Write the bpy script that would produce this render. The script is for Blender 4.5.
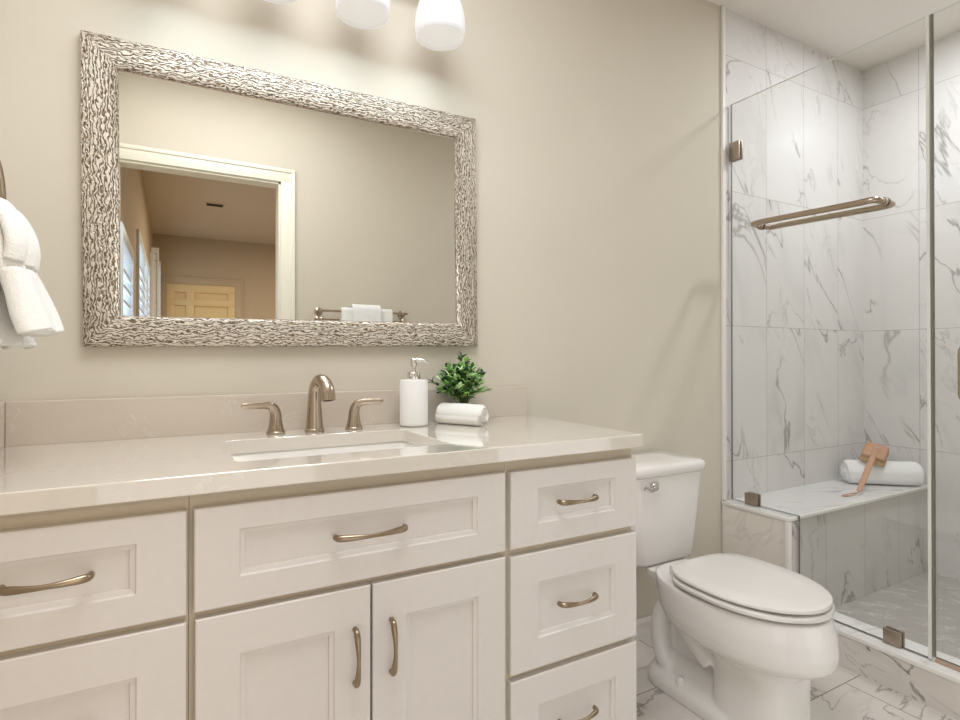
import bpy, bmesh, math, random
from math import sin, cos, pi, radians
from mathutils import Vector, Matrix

for o in list(bpy.data.objects):
    bpy.data.objects.remove(o, do_unlink=True)
scene = bpy.context.scene
COL = scene.collection
R = random.Random(7)

# ------------------------------------------------------------------ camera, world, lights, exposure
CAM_H = 1.12
cd = bpy.data.cameras.new('camera')
cd.sensor_width = 36.0
cd.lens = 553.776 / 960 * 36.0
cd.shift_y = -(360 - 354.276) / 960
cd.clip_start = 0.02
cam = bpy.data.objects.new('camera', cd)
COL.objects.link(cam)
cam.location = (0, -1.63, CAM_H)
cam.rotation_euler = (radians(90 + 0.2984), 0, radians(-28.97))
scene.camera = cam

world = bpy.data.worlds.new('world')
scene.world = world
world.use_nodes = True
bg = world.node_tree.nodes['Background']
bg.inputs[0].default_value = (0.72, 0.86, 1.0, 1)
bg.inputs[1].default_value = 3.0

VS = scene.view_settings
VS.view_transform = 'Standard'
VS.look = 'None'
VS.gamma = 1.0
VS.use_curve_mapping = False
VS.exposure = 0.08


def area(name, loc, rot, sx, sy, power, color=(1, 0.95, 0.88), spread=180):
    l = bpy.data.lights.new(name, 'AREA')
    l.shape = 'RECTANGLE'
    l.size, l.size_y = sx, sy
    l.energy = power
    l.color = color
    l.spread = radians(spread)
    o = bpy.data.objects.new(name, l)
    o.location = loc
    o.rotation_euler = rot
    COL.objects.link(o)
    return o


COOL = (0.89, 0.935, 1.0)
area('ceiling_fill', (0.30, -0.98, 2.66), (0, 0, 0), 0.9, 0.9, 22.5, COOL)  # added soft overhead fill, stands for no known fixture
area('shower_ceiling_light', (2.74, -0.74, 2.665), (0, 0, 0), 0.14, 0.14, 13.5, COOL)
area('front_wall_fill', (1.72, -1.79, 0.60), (radians(90), 0, 0), 0.7, 1.1, 3.0, COOL)  # added low fill for cabinet fronts and toilet, no real source there
area('doorway_fill', (0.14, -1.81, 0.52), (radians(90), 0, 0), 0.74, 1.0, 2.6, COOL)  # added fill set low in the doorway to lift the drawer fronts
area('bedroom_fill', (1.6, -5.0, 2.8), (0, 0, 0), 1.0, 1.0, 74, (1.0, 0.85, 0.66))  # unseen fill added to brighten the mirrored bedroom

# ------------------------------------------------------------------ helpers: mesh building


def s2l(r, g, b):
    def f(c):
        c /= 255.0
        return c / 12.92 if c <= 0.04045 else ((c + 0.055) / 1.055) ** 2.4
    return (f(r), f(g), f(b), 1.0)


class M:
    def __init__(self):
        self.bm = bmesh.new()

    def face(self, vs, mi=0):
        try:
            f = self.bm.faces.new(vs)
            f.material_index = mi
            return f
        except ValueError:
            return None

    def box(self, x0, x1, y0, y1, z0, z1, bev=0.0, seg=2, mi=0):
        b = bmesh.new()
        bmesh.ops.create_cube(b, size=1.0)
        for v in b.verts:
            v.co = Vector(((x0 + x1) / 2 + v.co.x * (x1 - x0), (y0 + y1) / 2 + v.co.y * (y1 - y0), (z0 + z1) / 2 + v.co.z * (z1 - z0)))
        if bev:
            bmesh.ops.bevel(b, geom=list(b.edges), offset=bev, segments=seg, profile=0.5, affect='EDGES')
        for f in b.faces:
            f.material_index = mi
        self.absorb(b)
        return self

    def absorb(self, b, mat=None):
        if mat is not None:
            b.transform(mat)
        t = bpy.data.meshes.new('tmp')
        b.to_mesh(t)
        self.bm.from_mesh(t)
        bpy.data.meshes.remove(t)
        b.free()

    def loft(self, rings, cap0=True, cap1=True, closed=True, mi=0):
        L = [[self.bm.verts.new(p) for p in r] for r in rings]
        n = len(rings[0])
        for a, b in zip(L[:-1], L[1:]):
            for i in range(n if closed else n - 1):
                j = (i + 1) % n
                self.face((a[i], a[j], b[j], b[i]), mi)
        if cap0:
            self.face(list(reversed(L[0])), mi)
        if cap1:
            self.face(L[-1], mi)
        return self

    def tube(self, pts, radii, seg=12, cap=True, mi=0, flat=None):
        """sweep a circle along pts; flat=(a,b) scales the two cross axes"""
        pts = [Vector(p) for p in pts]
        if not hasattr(radii, '__len__'):
            radii = [radii] * len(pts)
        rings = []
        up = None
        for i, p in enumerate(pts):
            t = (pts[min(i + 1, len(pts) - 1)] - pts[max(i - 1, 0)]).normalized()
            if up is None:
                up = Vector((0, 0, 1)) if abs(t.z) < 0.9 else Vector((0, 1, 0))
            a = up - t * up.dot(t)
            a.normalize()
            up = a
            b = t.cross(a)
            r = radii[i]
            ra, rb = (r if not hasattr(r, '__len__') else r[0]), (r if not hasattr(r, '__len__') else r[1])
            rings.append([p + a * (ra * cos(2 * pi * k / seg)) + b * (rb * sin(2 * pi * k / seg)) for k in range(seg)])
        return self.loft(rings, cap, cap, mi=mi)

    def lathe(self, prof, c=(0, 0, 0), seg=32, axis=None, cap0=False, cap1=False, mi=0):
        c = Vector(c)
        m = Matrix.Identity(3)
        if axis is not None:
            m = Vector((0, 0, 1)).rotation_difference(Vector(axis)).to_matrix()
        rings = [[c + m @ Vector((r * cos(2 * pi * k / seg), r * sin(2 * pi * k / seg), z)) for k in range(seg)] for r, z in prof]
        return self.loft(rings, cap0, cap1, mi=mi)


def rrect(x0, x1, y0, y1, r, z, n=6):
    out = []
    for cx, cy, a0 in ((x1 - r, y1 - r, 0), (x0 + r, y1 - r, 90), (x0 + r, y0 + r, 180), (x1 - r, y0 + r, 270)):
        for k in range(n + 1):
            a = radians(a0 + 90 * k / n)
            out.append(Vector((cx + r * cos(a), cy + r * sin(a), z)))
    return out


def curve(ctrl, n=40):
    """Catmull-Rom through ctrl (tuples of any length)"""
    P = [ctrl[0]] + list(ctrl) + [ctrl[-1]]
    out = []
    segs = len(ctrl) - 1
    for i in range(n + 1):
        u = i / n * segs
        k = min(int(u), segs - 1)
        t = u - k
        p0, p1, p2, p3 = P[k], P[k + 1], P[k + 2], P[k + 3]
        out.append(tuple(0.5 * (2 * b + (c - a) * t + (2 * a - 5 * b + 4 * c - d) * t * t + (3 * b - a - 3 * c + d) * t ** 3) for a, b, c, d in zip(p0, p1, p2, p3)))
    return out


def root_loc(o):
    while o.parent:
        o = o.parent
    return o.location


def obj(name, m, mat, parent=None, smooth=None, label=None):
    """one mesh object; geometry is given in world coordinates"""
    bm = m.bm
    bmesh.ops.remove_doubles(bm, verts=bm.verts, dist=1e-6)
    bmesh.ops.recalc_face_normals(bm, faces=bm.faces)
    me = bpy.data.meshes.new(name)
    if parent:
        bm.transform(Matrix.Translation(-root_loc(parent)))
    bm.to_mesh(me)
    bm.free()
    for mm in (mat if isinstance(mat, (list, tuple)) else [mat]):
        me.materials.append(mm)
    if smooth is not None:
        for p in me.polygons:
            p.use_smooth = True
        if smooth < 180:
            me.set_sharp_from_angle(angle=radians(smooth))
    o = bpy.data.objects.new(name, me)
    COL.objects.link(o)
    if parent:
        o.parent = parent
    if label:
        o['label'] = label
    return o


def thing(name, label, cat, loc, group=None):
    o = bpy.data.objects.new(name, None)
    COL.objects.link(o)
    o.location = loc
    o.empty_display_size = 0.05
    return tag(o, label, cat, group)


def tag(o, label, cat, group=None):
    o['label'] = label
    o['category'] = cat
    if group:
        o['group'] = group
    return o


def struct(name, m, mat, smooth=None):
    o = obj(name, m, mat, None, smooth)
    o['kind'] = 'structure'
    return o


# ------------------------------------------------------------------ helpers: materials
class NT:
    def __init__(self, name):
        self.mat = bpy.data.materials.new(name)
        self.mat.use_nodes = True
        self.t = self.mat.node_tree
        self.b = self.t.nodes['Principled BSDF']
        self.out = self.t.nodes['Material Output']

    def n(self, typ, **kw):
        nd = self.t.nodes.new(typ)
        for k, v in kw.items():
            if k.startswith('i_'):
                key = k[2:]
                key = int(key) if key.isdigit() else key.replace('_', ' ')
                self.put(nd.inputs[key], v)
            else:
                setattr(nd, k, v)
        return nd

    def put(self, sock, v):
        if isinstance(v, bpy.types.NodeSocket):
            self.t.links.new(v, sock)
        else:
            sock.default_value = v

    def math(self, op, a, b=0.0, c=None, clamp=False):
        nd = self.n('ShaderNodeMath', operation=op, use_clamp=clamp)
        self.put(nd.inputs[0], a)
        self.put(nd.inputs[1], b)
        if c is not None:
            self.put(nd.inputs[2], c)
        return nd.outputs[0]

    def mix(self, fac, a, b):
        nd = self.n('ShaderNodeMix', data_type='RGBA')
        self.put(nd.inputs[0], fac)
        self.put(nd.inputs[6], a)
        self.put(nd.inputs[7], b)
        return nd.outputs[2]

    def ramp(self, fac, stops):
        nd = self.n('ShaderNodeValToRGB')
        e = nd.color_ramp.elements
        while len(e) < len(stops):
            e.new(0.5)
        for el, (p, c) in zip(e, stops):
            el.position = p
            el.color = c if hasattr(c, '__len__') else (c, c, c, 1)
        self.put(nd.inputs[0], fac)
        return nd.outputs[0]

    def bump(self, h, strength=0.2, dist=0.01):
        nd = self.n('ShaderNodeBump')
        nd.inputs['Strength'].default_value = strength
        nd.inputs['Distance'].default_value = dist
        self.put(nd.inputs['Height'], h)
        self.put(self.b.inputs['Normal'], nd.outputs[0])

    def set(self, **kw):
        for k, v in kw.items():
            self.put(self.b.inputs[k.replace('_', ' ')], v)
        return self


def plain(name, col, rough=0.5, metal=0.0, noise=0.0, nscale=40, bump=0.0, spec=0.5, **kw):
    m = NT(name)
    c = s2l(*col)
    m.set(Base_Color=c, Roughness=rough, Metallic=metal, **{'Specular_IOR_Level': spec})
    m.set(**kw)
    if noise or bump:
        tc = m.n('ShaderNodeTexCoord')
        nz = m.n('ShaderNodeTexNoise', i_Scale=nscale, i_Detail=4.0)
        m.t.links.new(tc.outputs['Object'], nz.inputs['Vector'])
        if noise:
            d = tuple(x * (1 - noise) for x in c[:3]) + (1,)
            l = tuple(min(1, x * (1 + noise)) for x in c[:3]) + (1,)
            m.set(Base_Color=m.ramp(nz.outputs[0], [(0.3, d), (0.7, l)]))
        if bump:
            m.bump(nz.outputs[0], bump, 0.002)
    return m.mat


def marble_tile(name, ax, tile, org, base, vein, grout, offset=0.0, gw=0.0022, rough=0.18, dens=1.0, stretch=(1.0, 0.42), grid=True, shear=0.35):
    """veined porcelain tile; ax = the two world axes that span the surface"""
    m = NT(name)
    geo = m.n('ShaderNodeNewGeometry')
    sep = m.n('ShaderNodeSeparateXYZ')
    m.t.links.new(geo.outputs['Position'], sep.inputs[0])
    a, b = sep.outputs[ax[0]], sep.outputs[ax[1]]
    v = m.math('DIVIDE', m.math('SUBTRACT', b, org[1]), tile[1])
    row = m.math('FLOOR', v)
    u = m.math('DIVIDE', m.math('SUBTRACT', a, org[0]), tile[0])
    if offset:
        u = m.math('ADD', u, m.math('MULTIPLY', row, offset))
    colm = m.math('FLOOR', u)
    fu, fv = m.math('SUBTRACT', u, colm), m.math('SUBTRACT', v, row)
    # distance to tile edge in metres
    du = m.math('MULTIPLY', m.math('MINIMUM', fu, m.math('SUBTRACT', 1.0, fu)), tile[0])
    dv = m.math('MULTIPLY', m.math('MINIMUM', fv, m.math('SUBTRACT', 1.0, fv)), tile[1])
    dg = m.math('MINIMUM', du, dv)
    gmask = m.math('LESS_THAN', dg, gw / 2)
    # per tile random
    idv = m.n('ShaderNodeCombineXYZ')
    m.put(idv.inputs[0], colm)
    m.put(idv.inputs[1], row)
    wn = m.n('ShaderNodeTexWhiteNoise', noise_dimensions='3D')
    m.t.links.new(idv.outputs[0], wn.inputs[0])
    off = m.n('ShaderNodeVectorMath', operation='SCALE')
    m.t.links.new(wn.outputs['Color'], off.inputs[0])
    off.inputs['Scale'].default_value = 23.0
    p = m.n('ShaderNodeCombineXYZ')
    m.put(p.inputs[0], m.math('MULTIPLY', m.math('ADD', a, m.math('MULTIPLY', b, shear)), stretch[0]))
    m.put(p.inputs[1], m.math('MULTIPLY', b, stretch[1]))
    pv = m.n('ShaderNodeVectorMath', operation='ADD')
    m.t.links.new(p.outputs[0], pv.inputs[0])
    m.t.links.new(off.outputs[0], pv.inputs[1])

    def vlayer(scale, width, det, dist, lo, hi, ms):
        nz = m.n('ShaderNodeTexNoise', i_Scale=scale, i_Detail=det, i_Roughness=0.55, i_Distortion=dist)
        m.t.links.new(pv.outputs[0], nz.inputs['Vector'])
        d = m.math('ABSOLUTE', m.math('SUBTRACT', nz.outputs[0], 0.5))
        line = m.math('SUBTRACT', 1.0, m.math('DIVIDE', d, width), clamp=True)
        mk = m.n('ShaderNodeTexNoise', i_Scale=ms, i_Detail=2.0)
        m.t.links.new(pv.outputs[0], mk.inputs['Vector'])
        msk = m.n('ShaderNodeMapRange', i_1=lo, i_2=hi)
        m.t.links.new(mk.outputs[0], msk.inputs[0])
        return m.math('MULTIPLY', line, msk.outputs[0])

    v1 = vlayer(2.6, 0.012, 5.0, 0.7, 0.43, 0.56, 3.0)
    v2 = vlayer(5.5, 0.022, 6.0, 1.2, 0.50, 0.68, 4.0)
    v3 = vlayer(2.2, 0.10, 6.0, 0.6, 0.50, 0.75, 3.0)
    tot = m.math('ADD', m.math('MULTIPLY', v1, 0.75 * dens), m.math('ADD', m.math('MULTIPLY', v2, 0.45 * dens), m.math('MULTIPLY', v3, 0.30 * dens)), clamp=True)
    col = m.mix(tot, s2l(*base), s2l(*vein))
    if grid:
        col = m.mix(gmask, col, s2l(*grout))
        m.set(Roughness=m.mix(gmask, (rough,) * 3 + (1,), (0.8,) * 3 + (1,)))
        m.bump(m.math('SUBTRACT', 1.0, gmask), 0.3, 0.001)
    else:
        m.set(Roughness=rough)
    m.set(Base_Color=col, Specular_IOR_Level=0.4)
    return m.mat


def terry(name, col):
    m = NT(name)
    tc = m.n('ShaderNodeTexCoord')
    nz = m.n('ShaderNodeTexNoise', i_Scale=330.0, i_Detail=2.0)
    m.t.links.new(tc.outputs['Object'], nz.inputs['Vector'])
    m.set(Base_Color=s2l(*col), Roughness=0.95, Sheen_Weight=0.3, Specular_IOR_Level=0.1)
    m.bump(nz.outputs[0], 0.55, 0.004)
    return m.mat


def glass(name, tint=(0.985, 0.993, 0.987, 1)):
    m = NT(name)
    tr = m.n('ShaderNodeBsdfTransparent')
    tr.inputs[0].default_value = tint
    gl = m.n('ShaderNodeBsdfGlossy')
    gl.inputs['Roughness'].default_value = 0.0
    lw = m.n('ShaderNodeLayerWeight', i_Blend=0.5)
    fr = m.math('MULTIPLY_ADD', m.math('POWER', lw.outputs['Facing'], 5.0), 0.96, 0.04)
    mx = m.n('ShaderNodeMixShader')
    m.put(mx.inputs[0], fr)
    m.t.links.new(tr.outputs[0], mx.inputs[1])
    m.t.links.new(gl.outputs[0], mx.inputs[2])
    m.t.links.new(mx.outputs[0], m.out.inputs[0])
    return m.mat


def brushed(name, col, rough=0.3):
    m = NT(name)
    tc = m.n('ShaderNodeTexCoord')
    mp = m.n('ShaderNodeMapping')
    mp.inputs['Scale'].default_value = (60, 60, 600)
    m.t.links.new(tc.outputs['Object'], mp.inputs[0])
    nz = m.n('ShaderNodeTexNoise', i_Scale=2.0)
    m.t.links.new(mp.outputs[0], nz.inputs['Vector'])
    r = m.n('ShaderNodeMapRange', i_3=rough - 0.02, i_4=rough + 0.03)
    m.t.links.new(nz.outputs[0], r.inputs[0])
    m.set(Base_Color=s2l(*col), Metallic=1.0, Roughness=r.outputs[0])
    return m.mat


WALL = plain('wall_paint', (213, 204, 188), 0.75, noise=0.012, nscale=3, bump=0.04, spec=0.2)
CEIL = plain('ceiling_paint', (238, 232, 223), 0.9, noise=0.01, nscale=90, bump=0.25, spec=0.1)
WHITE_TRIM = plain('white_trim_paint', (238, 234, 226), 0.45, noise=0.01)
CREAM_TRIM = plain('cream_casing_paint', (236, 232, 216), 0.45, noise=0.01)
CAB = plain('cabinet_paint', (225, 217, 210), 0.42, noise=0.012, nscale=60, bump=0.03)
CAB_FRAME = plain('face_frame_shaded', (205, 190, 166), 0.5, noise=0.012, nscale=60)  # beige carries the shade under the counter in its colour
TILE_XZ = marble_tile('tile_back', (0, 2), (0.2985, 0.6045), (2.144, 0.052), (226, 222, 219), (140, 135, 131), (168, 160, 152))
TILE_YZ = marble_tile('tile_side', (1, 2), (0.2985, 0.6045), (-0.2625, 0.052), (226, 222, 219), (140, 135, 131), (168, 160, 152), shear=-0.3)
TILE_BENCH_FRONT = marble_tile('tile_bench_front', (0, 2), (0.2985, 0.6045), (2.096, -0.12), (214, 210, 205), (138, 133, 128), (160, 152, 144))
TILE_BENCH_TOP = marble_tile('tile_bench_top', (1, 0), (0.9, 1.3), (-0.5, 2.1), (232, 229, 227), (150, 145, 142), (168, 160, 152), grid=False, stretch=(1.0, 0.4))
TILE_CURB_TOP = marble_tile('tile_curb_top', (1, 0), (0.9, 1.3), (-0.7, 2.1), (244, 241, 238), (196, 190, 186), (168, 160, 152), grid=False, stretch=(1.0, 0.4), dens=.5)
TILE_KNEE = marble_tile('tile_knee', (1, 2), (0.6, 0.6), (-0.32, -0.05), (238, 230, 220), (180, 168, 158), (160, 152, 144), shear=0.5, dens=0.3)
TILE_CURB = marble_tile('tile_curb', (1, 2), (0.9, 0.6), (-1.25, -0.2), (222, 214, 206), (140, 130, 124), (160, 152, 144), shear=-0.8, stretch=(0.8, 0.9), dens=1.3)
TILE_FLOOR = marble_tile('tile_floor', (0, 1), (0.597, 0.295), (1.82, -0.567), (226, 219, 211), (132, 124, 118), (120, 110, 100), offset=0.34, gw=0.003, stretch=(0.6, 0.9), shear=-0.5, dens=0.9, rough=0.25)
TILE_SHOWER = marble_tile('tile_shower_floor', (0, 1), (3.0, 3.0), (0.0, -2.5), (182, 175, 168), (226, 221, 215), (150, 142, 134), grid=False, stretch=(5.0, 3.0), shear=0.6, dens=1.8, rough=0.35)
PORC = plain('porcelain', (236, 231, 225), 0.12, noise=0.004)
SEAT = plain('seat_plastic', (232, 227, 221), 0.25, noise=0.004)
NICKEL = brushed('brushed_nickel', (184, 168, 150), 0.24)
PULL = brushed('warm_nickel_pull', (158, 140, 118), 0.28)
BRONZE = brushed('dark_nickel_clamp', (174, 160, 146), 0.45)
CHROME = plain('chrome', (225, 222, 218), 0.08, metal=1.0, noise=0.01)
GLASS = glass('shower_glass')
EDGE_DARK = plain('glass_edge_dark', (104, 104, 96), 0.2, noise=0.02)
EDGE_LIGHT = plain('glass_edge_light', (226, 226, 216), 0.2, noise=0.02)
MIRROR = plain('mirror_silver', (240, 239, 234), 0.0, metal=1.0, noise=0.002, nscale=2)
TOWEL = terry('white_terry', (244, 240, 233))
TOWEL_W = terry('bright_white_terry', (247, 246, 244))
WOODP = plain('peach_wood', (196, 150, 118), 0.4, noise=0.1, nscale=25)
BRISTLE = plain('bristle_tan', (196, 160, 118), 0.9, noise=0.35, nscale=300, bump=0.8)
LEATHER = plain('tan_leather', (186, 140, 100), 0.6, noise=0.1)
DARK = plain('dark_gap', (60, 52, 44), 0.8, noise=0.05)
BED_WALL = plain('bedroom_paint', (196, 180, 158), 0.8, noise=0.01, nscale=3)
BED_CEIL = plain('bedroom_ceiling_paint', (206, 194, 176), 0.9, noise=0.03, nscale=60)
SHUTTER = plain('shutter_paint', (222, 228, 234), 0.5, noise=0.01)
DOOR_WARMLIT = plain('bedroom_door_warmlit', (232, 208, 160), 0.45, noise=0.02)  # white door; warm dim light is put into its tan
CARPET = plain('bedroom_carpet', (176, 160, 138), 0.95, noise=0.1, nscale=200, bump=0.5)


def quartz(name, c1, c2, rough, coat=1.0):
    m = NT(name)
    tc = m.n('ShaderNodeTexCoord')
    nz = m.n('ShaderNodeTexNoise', i_Scale=14.0, i_Detail=6.0, i_Distortion=1.5)
    m.t.links.new(tc.outputs['Object'], nz.inputs['Vector'])
    vo = m.n('ShaderNodeTexVoronoi', i_Scale=260.0)
    m.t.links.new(tc.outputs['Object'], vo.inputs['Vector'])
    d = m.math('ABSOLUTE', m.math('SUBTRACT', nz.outputs[0], 0.52))
    line = m.math('SUBTRACT', 1.0, m.math('DIVIDE', d, 0.02), clamp=True)
    mk = m.n('ShaderNodeTexNoise', i_Scale=9.0)
    m.t.links.new(tc.outputs['Object'], mk.inputs['Vector'])
    msk = m.math('GREATER_THAN', mk.outputs[0], 0.56)
    vein = m.math('MULTIPLY', m.math('MULTIPLY', line, msk), 0.5)
    spk = m.math('MULTIPLY', m.math('LESS_THAN', vo.outputs[0], 0.16), 0.25)
    m.set(Base_Color=m.mix(m.math('ADD', vein, spk, clamp=True), s2l(*c1), s2l(*c2)), Roughness=rough, Coat_Weight=coat, Coat_Roughness=0.04, Coat_IOR=1.6)
    return m.mat


QUARTZ_LIT = quartz('quartz_top_lit', (226, 217, 205), (238, 232, 223), 0.08)  # same stone as the splash, lightened for the light on the top
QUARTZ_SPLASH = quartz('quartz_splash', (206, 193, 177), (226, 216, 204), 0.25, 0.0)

# ------------------------------------------------------------------ setting: room shell
XL, XR, YF, ZC = -0.351, 3.287, -1.8, 2.68      # left wall, shower end wall, front wall, ceiling
XT = 2.124                                       # where the tile starts on the back wall
struct('floor', M().box(XL - 0.1, XR + 0.1, YF - 0.05, 0.1, -0.1, 0.0), TILE_FLOOR)
struct('ceiling', M().box(XL - 0.1, XR + 0.1, YF - 0.1, 0.1, ZC, ZC + 0.1), CEIL)
struct('wall_back', M().box(XL - 0.1, XT + 0.01, 0.0, 0.1, 0.0, ZC), WALL)
struct('wall_shower_back', M().box(XT + 0.018, XR + 0.02, -0.004, 0.1, 0.0, ZC), TILE_XZ)
struct('wall_right', M().box(XR, XR + 0.1, YF - 0.05, 0.0, 0.0, ZC), TILE_YZ)
struct('wall_left', M().box(XL - 0.1, XL, YF - 0.05, 0.0, 0.0, ZC), WALL)
# front wall (behind the camera) with the doorway
DX0, DX1, DH = -0.262, 0.548, 2.146
w = M()
w.box(DX1, XR + 0.1, YF - 0.1, YF, 0, ZC)
w.box(XL - 0.1, DX0, YF - 0.1, YF, 0, ZC)
w.box(DX0, DX1, YF - 0.1, YF, DH, ZC)
struct('wall_front', w, WALL)


def casing(name, x0, x1, h, y, s, wd, mat):
    """door casing: stepped boards round an opening; s = direction it stands out"""
    m = M()
    for (a, b, t) in ((0.0, wd, 0.014), (wd * 0.72, wd, 0.020)):
        y0, y1 = sorted((y, y + s * t))
        m.box(x0 - b, x0 - a, y0, y1, 0, h + b, 0.003)
        m.box(x1 + a, x1 + b, y0, y1, 0, h + b, 0.003)
        m.box(x0 - b, x1 + b, y0 - 0.0004, y1 + 0.0004, h + a, h + b, 0.003)
    return struct(name, m, mat, 40)


casing('trim_1', DX0, DX1, DH, YF, 1, 0.079, CREAM_TRIM)
j = M()
j.box(DX0 - 0.001, DX0 + 0.012, YF - 0.1, YF + 0.001, 0, DH)
j.box(DX1 - 0.012, DX1 + 0.001, YF - 0.1, YF + 0.001, 0, DH)
j.box(DX0, DX1, YF - 0.1, YF + 0.001, DH - 0.012, DH + 0.001)
struct('trim_2', j, CREAM_TRIM)

# white edge strip where tile meets paint
t = M()
t.box(XT, XT + 0.019, -0.013, 0.0, 0.49, ZC, 0.002)
struct('trim_3', t, WHITE_TRIM, 40)
# baseboard behind the toilet
b = M()
b.box(1.07, XT - 0.002, -0.010, 0.0, 0.0, 0.056)
b.box(1.07, XT - 0.002, -0.016, 0.0, 0.056, 0.078, 0.004)
struct('baseboard_back', b, WHITE_TRIM, 40)

# shower pan
struct('floor_shower', M().box(2.2625, XR, YF, 0.0, 0.0, 0.058), TILE_SHOWER)

# ------------------------------------------------------------------ bedroom seen in the mirror through the doorway
BW, BY, BH = -0.262, -7.5, 2.87
wins = [(-1.98, -2.92, 0.7, 1.80), (-3.66, -5.87, 0.7, 2.10), (-6.35, -7.2, 0.7, 2.36)]
w = M()
ys = [YF - 0.1]
for (a, b_, z0, z1) in wins:
    w.box(BW - 0.12, BW, a, ys[-1], 0, BH)
    w.box(BW - 0.12, BW, b_, a, 0, z0)
    w.box(BW - 0.12, BW, b_, a, z1, BH)
    ys.append(b_)
w.box(BW - 0.12, BW, BY - 0.1, ys[-1], 0, BH)
struct('wall_bedroom_left', w, BED_WALL)
FD0, FD1, FDH = -0.09, 0.813, 2.184
w = M()
w.box(FD1, 3.6, BY - 0.1, BY, 0, BH)
w.box(BW - 0.1, FD0, BY - 0.1, BY, 0, BH)
w.box(FD0, FD1, BY - 0.1, BY, FDH, BH)
struct('wall_bedroom_far', w, BED_WALL)
struct('wall_bedroom_right', M().box(3.6, 3.7, BY - 0.1, YF - 0.05, 0, BH), BED_WALL)
w = M()
w.box(XR + 0.1, 3.7, YF - 0.1, YF, 0, BH)
w.box(BW - 0.2, 3.7, YF - 0.1, YF - 0.04, ZC, BH)
struct('wall_bedroom_near', w, BED_WALL)
struct('ceiling_bedroom', M().box(BW - 0.2, 3.7, BY - 0.1, YF - 0.04, BH, BH + 0.1), BED_CEIL)
struct('floor_bedroom', M().box(BW - 0.2, 3.7, BY - 0.1, YF - 0.05, -0.1, 0.0), CARPET)
casing('trim_4', FD0, FD1, FDH, BY, 1, 0.105, BED_WALL)
# far panelled door
dr = M()
dr.box(FD0, FD1, BY - 0.06, BY - 0.035, 0.0, FDH)
yb, yf = BY - 0.035, BY - 0.004
for x0, x1 in ((FD0, FD0 + 0.10), (0.16, 0.26), (FD1 - 0.10, FD1)):
    dr.box(x0, x1, yb, yf, 0, FDH, 0.004)
for z0, z1 in ((FDH - 0.12, FDH), (1.87, 1.97), (0.95, 1.15), (0, 0.2)):
    dr.box(FD0, FD1, yb, yf + 0.001, z0, z1, 0.004)
d = struct('door_1', dr, DOOR_WARMLIT, 40)
hg = M()
hg.box(FD0 - 0.012, FD0 + 0.012, BY - 0.02, BY - 0.005, 1.86, 1.98, 0.002)
obj('hinge', hg, BRONZE, d)
# windows with plantation shutters
for i, (a, b_, z0, z1) in enumerate(wins):
    f = M()
    for (ya, yb_) in ((b_ - 0.05, b_ + 0.03), (a - 0.03, a + 0.05)):
        f.box(BW - 0.05, BW + 0.02, ya, yb_, z0 - 0.05, z1 + 0.05, 0.003)
    f.box(BW - 0.05, BW + 0.021, b_, a, z1 - 0.03, z1 + 0.05, 0.003)
    f.box(BW - 0.05, BW + 0.03, b_, a, z0 - 0.05, z0 + 0.03, 0.003)
    wd = struct('window_%d' % (i + 1), f, SHUTTER, 40)
    lou = M()
    n = int((z1 - z0 - 0.14) / 0.085)
    for k in range(n):
        zc = z0 + 0.08 + 0.085 * k
        lb = bmesh.new()
        bmesh.ops.create_cube(lb, size=1.0)
        lou.absorb(lb, Matrix.Translation((BW - 0.012, (a + b_) / 2, zc)) @ Matrix.Rotation(radians(38), 4, 'Y') @ Matrix.Diagonal((0.088, a - b_ - 0.08, 0.009, 1)))
    obj('louvers', lou, SHUTTER, wd)
    st = M()
    nb = max(1, int(round((a - b_) / 0.75)))
    for k in range(1, nb):
        yy = a - (a - b_) * k / nb
        st.box(BW - 0.03, BW + 0.025, yy - 0.045, yy + 0.045, z0, z1, 0.003)
    st.box(BW + 0.03, BW + 0.042, (a + b_) / 2 - 0.006, (a + b_) / 2 + 0.006, z0 + 0.1, z1 - 0.1)
    obj('stile', st, SHUTTER, wd)
for k, yy in enumerate((-6.2, -7.25)):
    t = thing('shutter_panel', ('white shutter panel swung open beside the middle bedroom window seen in the mirror',
                                'white shutter panel swung open nearest the far bedroom door seen in the mirror')[k], 'shutter', (BW + 0.03, yy, 0.65), 'open shutter panels in the bedroom')
    fr = M()
    for (x0, x1) in ((BW + 0.022, BW + 0.045), (BW + 0.085, BW + 0.105)):
        fr.box(x0, x1, yy - 0.013, yy + 0.013, 0.65, 2.45, 0.002)
    for (z0, z1) in ((0.65, 0.72), (2.38, 2.45)):
        fr.box(BW + 0.045, BW + 0.085, yy - 0.012, yy + 0.012, z0, z1, 0.002)
    obj('panel_frame', fr, SHUTTER, t)
    lo = M()
    for q in range(19):
        z = 0.75 + q * 0.086
        lo.box(BW + 0.045, BW + 0.085, yy - 0.005, yy + 0.005, z, z + 0.08, 0.002)
    obj('louvers', lo, SHUTTER, t)
t = thing('ceiling_vent', 'small dark slotted air vent in the bedroom ceiling seen in the mirror', 'vent', (0.41, -5.41, BH))
fr = M()
fr.box(0.30, 0.52, -5.48, -5.34, BH - 0.008, BH, 0.002)
obj('vent_frame', fr, BED_CEIL, t)
fr = M()
for k in range(6):
    fr.box(0.325, 0.495, -5.455 + 0.017 * k, -5.443 + 0.017 * k, BH - 0.014, BH - 0.008)
obj('slats', fr, DARK, t)

# ------------------------------------------------------------------ vanity cabinets
YD, YFF = -0.554, -0.535        # drawer face, face-frame face


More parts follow.
